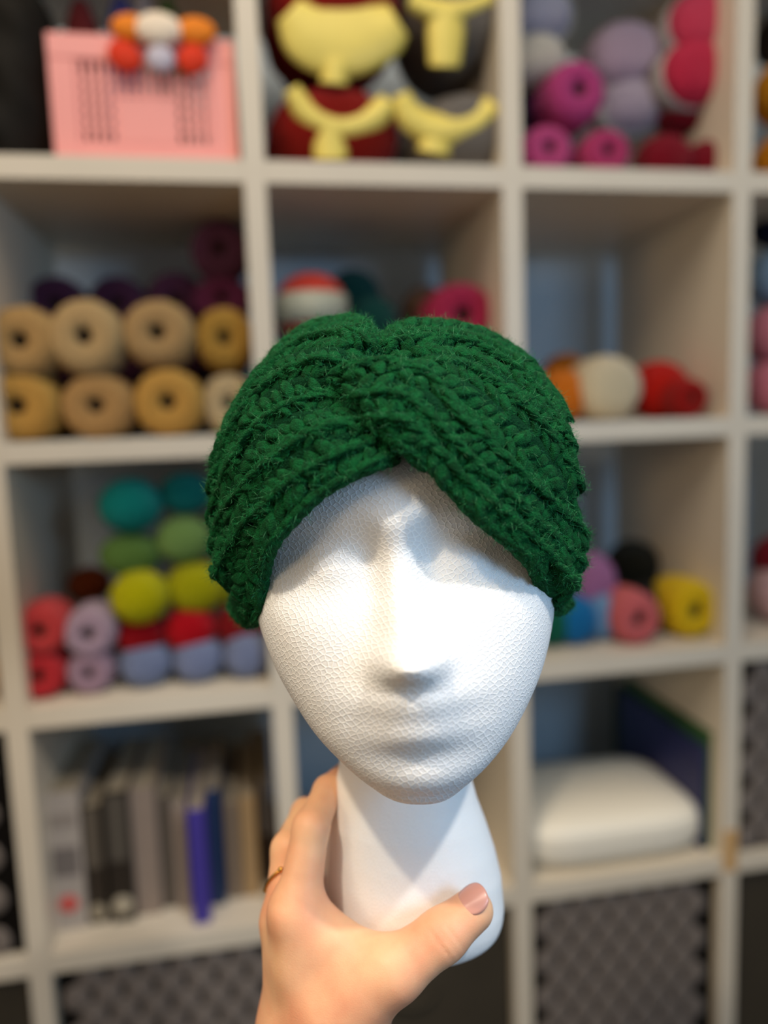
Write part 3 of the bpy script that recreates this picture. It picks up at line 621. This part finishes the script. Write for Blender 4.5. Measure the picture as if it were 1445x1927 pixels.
yarn(1472, 1055, 52, 50, .11, 'ball', (150, 22, 42), 'dark red yarn ball at the right edge of the third row'); yarn(1474, 1150, 62, 56, .09, 'ball', (244, 196, 198), 'pale pink yarn ball on the shelf at the right edge', None, 1)
# top row, middle cell: bulky skeins with yellow labels
M_label = mat('yellow_paper', (244, 222, 112), .5, .4, noise=.08, nscale=20)
def paper(name, pts, parent, thick=.0022, bulge=.012):
    C = cr_spline([(*p[:2], p[2]) for p in pts], 26); Vv = []; nvv = 9
    yb = parent.location[1]-parent['_r']-.004
    for i, (x, y, hw) in enumerate(C):
        d = C[min(i+1, 25)][:2]-C[max(i-1, 0)][:2]; d = nrm(d); nx_, ny_ = -d[1], d[0]
        for j in range(nvv):
            s = (j/(nvv-1)-.5)*2; q = at(x+nx_*hw*s, y+ny_*hw*s, yb+bulge*(s*s)-.002); Vv.append(q-np.array(parent.location))
    Qq = [(i*nvv+j, (i+1)*nvv+j, (i+1)*nvv+j+1, i*nvv+j+1) for i in range(25) for j in range(nvv-1)]
    o = obj(name, mesh_np(name, Vv, Qq), M_label, parent); s_ = o.modifiers.new('s', 'SOLIDIFY'); s_.thickness = thick; return o
RED = (150, 22, 12); GRY = (132, 124, 116)
for (x, y, rx, rz, col, k, lb, strips) in (
    (620, 228, 122, 78, RED, 3, 'bulky dark red yarn skein with curved yellow label, lower left', [[(548, 168, 14), (578, 212, 22), (640, 238, 26), (700, 222, 24), (732, 190, 18)], [(622, 240, 26), (622, 276, 30), (622, 300, 30)]]),
    (622, 62, 124, 92, RED, None, 'bulky dark red yarn skein with wide yellow label, upper left', [[(545, 20, 30), (590, 62, 66), (650, 70, 76), (712, 60, 60), (748, 40, 34)], [(634, 110, 34), (630, 140, 24), (628, 158, 26)]]),
    (850, 232, 100, 74, GRY, 3, 'bulky charcoal grey yarn skein with curved yellow label, lower right', [[(752, 178, 16), (775, 222, 26), (830, 244, 28), (890, 232, 26), (930, 196, 18)], [(820, 262, 26), (815, 288, 30)]]),
    (852, 62, 104, 96, GRY, None, 'bulky charcoal grey yarn skein with yellow label, upper right', [[(770, 2, 16), (830, 22, 22), (880, 12, 22), (925, -6, 18)], [(840, 22, 34), (838, 70, 34), (836, 126, 28)]])):
    yc = .13; w = at(x, y, yc); dist = float((w-CAMP)@FW)
    if k is not None: w[2] = shelf_top(k)+rz/F*dist
    o = thing('yarn_skein', lb, 'yarn', tuple(w), 0, 'bulky skeins with yellow labels'); o['_r'] = .11
    obj('wound_yarn', ME_skein, yarn_mat(col), o, scale=(rx/F*dist, .115, rz/F*dist))
    for s in strips: paper('paper_label', s, o)
    del o['_r']
# ---------------------------------------------------------------- pink crate
M_pink = mat('pink_plastic', (246, 164, 158), .42, .4)
w0 = at(104, 296, .035); w1 = at(452, 296, .035); wt = at(88, 60, .035)
cx0, cx1 = w0[0], min(w1[0], PX*1-TH/2-.004); cz0 = shelf_top(3); cz1 = wt[2]; cw = cx1-cx0; chh = cz1-cz0; cd = .24
crate = thing('plastic_crate', 'pink plastic folding crate with perforated sides on the top shelf', 'crate', ((cx0+cx1)/2, .035+cd/2, cz0))
def bx(name, x0, x1, y0, y1, z0, z1, m, par, bev=.001): return obj(name, box_mesh(x1-x0, y1-y0, z1-z0, bev, 1), m, par, loc=((x0+x1)/2, (y0+y1)/2, (z0+z1)/2))
hw, hd = cw/2, cd/2
bx('crate_floor', -hw+.006, hw-.006, -hd+.006, hd-.006, 0, .006, M_pink, crate)
for s in (-1, 1):
    y0 = s*hd-(.006 if s > 0 else 0); y1 = y0+.006
    bx('top_rim', -hw, hw, y0-.002, y1+.002, chh-.030, chh, M_pink, crate); bx('bottom_rim', -hw+.01, hw-.01, y0, y1, .004, .030, M_pink, crate)
    for q in (-1, 1): bx('corner_post', min(q*hw, q*(hw-.032)), max(q*hw, q*(hw-.032)), y0-.001, y1+.001, .003, chh-.03, M_pink, crate)
    bx('center_plate', -hw*.30, hw*.34, y0-.001, y1+.001, .028, chh-.075, M_pink, crate)
    nb = 16
    for i in range(nb):
        x = -hw+.036+(cw-.072)*i/(nb-1); bx('grille_bar', x-.0028, x+.0028, y0+.001, y1-.001, .03, chh-.03, M_pink, crate, 0)
    for i in range(5):
        z = .046+(chh-.10)*i/4; bx('grille_rail', -hw+.032, hw-.032, y0+.0015, y1-.0015, z-.003, z+.003, M_pink, crate, 0)
    bx('side_wall', s*hw-(.005 if s > 0 else 0), s*hw+(.005 if s < 0 else 0), -hd+.006, hd-.006, .004, chh-.004, M_pink, crate)
# bow over the rim
def cloth_mat(n, c): return mat(n, c, .7, .2, noise=.12, nscale=30)
bw = at(300, 78, .020)
bow = thing('bow', 'orange, red and white bow hooked over the rim of the pink crate', 'bow', tuple(bw))
def blob(name, m, par, loc, sc, e=2.3, rot=(0, 0, 0)): return obj(name, ME_ball, m, par, loc=loc, scale=sc, rot=rot)
MO = cloth_mat('orange_ribbon', (246, 140, 40)); MR = cloth_mat('red_ribbon', (228, 62, 34)); MW = cloth_mat('white_ribbon', (250, 232, 208))
blob('ribbon_loop', MO, bow, (-.035, 0, .014), (.024, .012, .016)); blob('ribbon_loop', MO, bow, (.046, 0, .014), (.026, .012, .017)); blob('knot', MW, bow, (0, -.004, .012), (.030, .014, .020))
blob('ribbon_tail', MR, bow, (-.044, 0, -.020), (.022, .010, .018), rot=(0, .5, 0)); blob('ribbon_tail', MR, bow, (.040, 0, -.020), (.020, .010, .018), rot=(0, -.5, 0)); blob('bow_center', cloth_mat('pale_ribbon', (206, 200, 214)), bow, (0, -.002, -.022), (.018, .010, .016))
# goods standing in the crate
for (x, y, r, c, lb) in ((150, 30, 36, (122, 40, 42), 'maroon yarn skein poking out of the pink crate'), (226, 24, 34, (70, 72, 140), 'indigo yarn skein poking out of the pink crate'), (268, 8, 26, (170, 160, 164), 'grey yarn skein at the back of the pink crate'), (314, 22, 28, (58, 92, 30), 'green yarn skein poking out of the pink crate')):
    w_ = at(x, y-r, .15); f_ = at(x, 280, .15); zc_ = (w_[2]+cz0+.012)/2; hz_ = (w_[2]-cz0-.012)/2; rx_ = r*1.1/F*float((w_-CAMP)@FW)
    o = thing('yarn_skein', lb, 'yarn', (w_[0], .16, zc_), 0, 'yarn in the pink crate'); obj('wound_yarn', ME_skein, yarn_mat(c), o, scale=(rx_, .035, hz_))
# black bag
M_black = mat('black_fabric', (30, 27, 22), .8, .2, noise=.3, nscale=20, bump=.4, bscale=120)
w = at(22, 290, .12); bag = thing('tote_bag', 'slouching black fabric bag left of the pink crate', 'bag', (w[0]-.0, .15, shelf_top(3)))
def bag_sdf(X, Y, Z):
    a = ((np.abs(X/.072)**3+np.abs(Y/.11)**3+np.abs((Z-.13)/.14)**3)**(1/3)-1)*.07
    return np.maximum(a+.006*np.sin(X*70+Z*25)*np.sin(Z*45+Y*30), -Z)
Vb, Qb = surface_nets(bag_sdf, (-.1, -.14, -.01), (.1, .14, .30), .008, newton=2); obj('bag_body', mesh_np('bag', Vb, Qb), M_black, bag)
hp = [(.05*math.cos(t), -.02, .255+.06*math.sin(t)) for t in np.linspace(0, math.pi, 20)]; Vt, Qt = tube(hp, .006); obj('handle', mesh_np('handle', Vt, Qt), M_black, bag)
# ---------------------------------------------------------------- scale-patterned baskets and plain dark boxes
M_felt = mat('grey_felt', (122, 113, 107), .9, .15, noise=.12, nscale=60, bump=.3, bscale=300); M_dark = mat('dark_felt', (20, 18, 16), .95, .05)
M_box = mat('dark_box_fabric', (66, 60, 50), .85, .15, noise=.12, nscale=12)
ME_scale = lathe([(.0192, 0), (.0190, -.0022), (.0160, -.0042), (.009, -.0056), (.0005, -.0060)], 14, 'y')
for v_ in ME_scale.vertices:                 # drawn-out top, round foot: leaves a small dark triangle between neighbours
    if v_.co.z > 0: v_.co.z *= 1.28
def cell_x(j): return (-PX+.010 if j == -1 else j*PX+TH/2), ((j+1)*PX-TH/2 if j < 3 else 4*PX+.008)
def basket(j, k, label, scales=True):
    x0, x1 = cell_x(j); z0 = shelf_top(k) if k >= 0 else bot_z+.0195; hgt = PZ-TH-.016; wdt = x1-x0-.010
    t = thing('storage_basket' if scales else 'storage_box', label, 'basket' if scales else 'box', ((x0+x1)/2, .18, z0), 0, 'grey scale-patterned baskets' if scales else 'plain dark storage boxes')
    m = M_dark if scales else M_box; yf = -.165
    bx('front_panel', -wdt/2, wdt/2, yf, yf+.006, 0, hgt, m, t); bx('back_panel', -wdt/2, wdt/2, .155, .161, 0, hgt, m, t)
    for s in (-1, 1): bx('side_panel', s*(wdt/2)-(.005 if s > 0 else 0), s*wdt/2+(.005 if s < 0 else 0), yf+.006, .155, 0, hgt, m, t)
    bx('base', -wdt/2+.005, wdt/2-.005, yf+.006, .155, .001, .007, m, t)
    if scales:
        r = 0; z = .018
        while z < hgt-.012:
            x = -wdt/2+.022+(.0216 if r % 2 else 0)
            while x < wdt/2-.016:
                obj('felt_scale', ME_scale, M_felt, t, loc=(x, yf-.0002, z)); x += .0432
            z += .031; r += 1
    else:
        Vt, Qt = tube([(.035*math.cos(a_), yf-.006+.004*math.cos(2*a_), hgt*.62-.018*math.sin(a_)) for a_ in np.linspace(0, math.pi, 16)], .004); obj('handle', mesh_np('handle', Vt, Qt), m, t)
basket(0, -1, 'grey scale-patterned basket under the row of books'); basket(2, -1, 'grey scale-patterned basket under the white rounded case'); basket(3, 0, 'grey scale-patterned basket at the right edge of the picture'); basket(-1, 0, 'grey scale-patterned basket left of the row of books')
basket(-1, -1, 'plain dark box in the bottom left corner', False); basket(1, -1, 'plain dark box behind the hand and the foam neck', False); basket(3, -1, 'plain dark box in the bottom right corner', False)
# ---------------------------------------------------------------- books
M_page = mat('book_pages', (158, 146, 126), .8, .2)
def book(x0, x1, ytop, yd, depth, col, label, marks=(), tiltz=0, group='books standing in the lower left cell', k=0, name='book', zoff=0):
    a = at(x0, ytop, yd); b = at(x1, ytop, yd); z0 = shelf_top(k)+zoff; hh = a[2]-z0; ww = b[0]-a[0]-.0012
    t = thing(name, label, 'book', ((a[0]+b[0])/2, yd+depth/2, z0), 0, group); m = mat('book_cover', col, .55, .35, noise=.06, nscale=30)
    c = .0022
    bx('spine', -ww/2, ww/2, -depth/2, -depth/2+c, 0, hh, m, t, .0006)
    for s in (-1, 1): bx('cover', min(s*ww/2, s*(ww/2-c)), max(s*ww/2, s*(ww/2-c)), -depth/2+c, depth/2, 0, hh, m, t, .0004)
    bx('pages', -ww/2+c, ww/2-c, -depth/2+c, depth/2-.003, .003, hh-.003, M_page, t, 0)
    for kind, zz, sz, mc in marks:
        zc = hh*zz; mm = mat('spine_mark', mc, .5, .3)
        if kind == 'dot':
            me = lathe([(.0003, -.0006), (sz*.8, -.0006), (sz, -.0002), (sz, .0004)], 20, 'y'); obj('round_mark', me, mm, t, loc=(0, -depth/2, zc))
        else: bx('spine_label', -ww/2*.8, ww/2*.8, -depth/2-.0006, -depth/2+.0002, zc-sz, zc+sz, mm, t, 0)
    return t
book(76, 146, 1496, .05, .20, (176, 166, 158), 'thick pale grey book with a red dot near its foot', [('dot', .19, .014, (206, 92, 86)), ('bar', .50, .022, (120, 112, 108)), ('bar', .80, .010, (150, 140, 132))])
book(149, 188, 1520, .055, .20, (50, 42, 34), 'black binder with a pale round hole, left of two', [('bar', .73, .045, (92, 84, 74)), ('dot', .10, .012, (150, 140, 120))])
book(191, 238, 1492, .050, .20, (44, 37, 30), 'black binder with a pale round hole, right of two', [('bar', .72, .050, (84, 78, 70)), ('dot', .13, .015, (170, 160, 140))])
book(240, 290, 1486, .06, .20, (146, 130, 118), 'wide taupe book right of the two black binders')
book(292, 320, 1500, .07, .19, (98, 88, 78), 'narrow dark taupe book between two lighter ones')
book(322, 347, 1512, .06, .20, (160, 146, 136), 'narrow pale mauve grey book left of the indigo one')
book(350, 384, 1526, .02, .22, (70, 58, 150), 'indigo book standing slightly forward')
book(386, 414, 1488, .06, .20, (32, 52, 86), 'navy blue book right of the indigo one')
book(420, 446, 1510, .07, .19, (132, 114, 96), 'brown grey book right of the navy one'); book(448, 480, 1500, .07, .19, (166, 136, 96), 'tan book near the right end of the row')
book(484, 510, 1470, .10, .16, (58, 42, 30), 'dark brown book with a wide grey label beside the divider', [('bar', .74, .045, (120, 116, 114))])
for (x0, x1, yt, c, lb) in ((236, 286, 1448, (140, 128, 108), 'tall grey brown book in the back row, leftmost'), (290, 350, 1440, (206, 168, 108), 'tall ochre book in the back row, left of centre'), (352, 410, 1430, (222, 176, 104), 'tall golden tan book in the back row'), (412, 462, 1436, (212, 176, 116), 'tall tan book in the back row behind the brown grey one'), (466, 506, 1408, (214, 174, 112), 'tallest tan book in the back row beside the divider'), (104, 150, 1450, (200, 180, 80), 'olive yellow book in the back row at the left')):
    book(x0, x1, yt, .262, .09, c, lb, group='back row of books')
# ---------------------------------------------------------------- white rounded case, leaning magazines, folder
x0w = at(986, 1600, .02)[0]; x1w = at(1340, 1600, .02)[0]; zt = at(1160, 1528, .03)[2]; z0 = shelf_top(0)
case = thing('carrying_case', 'large white rounded case lying on the lower right shelf', 'case', ((x0w+x1w)/2, .130, z0))
cwid, chei = (x1w-x0w), zt-z0
def case_sdf(X, Y, Z): return ((np.abs(X/(cwid/2))**4.5+np.abs(Y/.12)**4.5+np.abs((Z-chei/2)/(chei/2))**3.6)**(1/4.2)-1)*.05
Vc, Qc = surface_nets(case_sdf, (-.18, -.17, -.01), (.18, .17, chei+.01), .006, newton=3)
M_white = mat('white_plastic', (250, 243, 226), .4, .4); obj('case_shell', mesh_np('case', Vc, Qc), M_white, case)
seam = [(cwid/2*1.003*math.copysign(abs(math.cos(t))**(2/4.5), math.cos(t)),   .1203*math.copysign(abs(math.sin(t))**(2/4.5), math.sin(t)), chei*.5) for t in np.linspace(0, 2*math.pi, 120)]
Vt, Qt = tube(seam, .0012, 6); obj('seam', mesh_np('seam', Vt, Qt), mat('seam_grey', (190, 184, 172), .6, .2), case)
xr = 3*PX-TH/2
def mag(xo, th, hgt, col, label, y0=.03, dl=.28):
    t = thing('magazine', label, 'magazine', (xr-xo-th/2, y0+dl/2, z0), 0, 'magazines against the divider'); m = mat('magazine_cover', col, .4, .4, noise=.3, nscale=9)
    for s in (-1, 1): bx('cover', min(s*th/2, s*(th/2-.001)), max(s*th/2, s*(th/2-.001)), -dl/2, dl/2, 0, hgt, m, t, 0)
    bx('spine', -th/2+.001, th/2-.001, -dl/2, -dl/2+.001, 0, hgt, m, t, 0); bx('pages', -th/2+.001, th/2-.001, -dl/2+.001, dl/2-.002, .001, hgt-.002, mat('magazine_edge', (54, 92, 44), .7, .2), t, 0)
htop = at(1345, 1372, .04)[2]-z0
mag(.001, .007, htop, (58, 100, 50), 'green magazine standing flat against the divider'); mag(.009, .008, htop-.022, (36, 38, 92), 'dark blue magazine standing next to the green one')
a_ = at(1172, 1290, .33); fo = thing('folder', 'dark green folder standing upright at the back of the cell', 'folder', (a_[0], .315, z0)); bx('folder_cover', -.012, .012, -.03, .03, 0, a_[2]-z0, mat('green_folder', (44, 60, 34), .6, .3), fo); bx('folder_spine', -.0125, .0125, -.031, -.029, .01, a_[2]-z0-.01, mat('green_folder_edge', (60, 76, 48), .6, .3), fo)
# strip of tape on the divider
a_ = at(1372, 1563, -.001); b_ = at(1372, 1640, -.001); tag(obj('masking_tape', box_mesh(.024, .001, a_[2]-b_[2], .0002), mat('tan_tape', (214, 170, 112), .7, .2, noise=.1, nscale=60), loc=(3*PX, -.0008, (a_[2]+b_[2])/2)), 'short strip of tan tape on the front of the divider', 'tape')
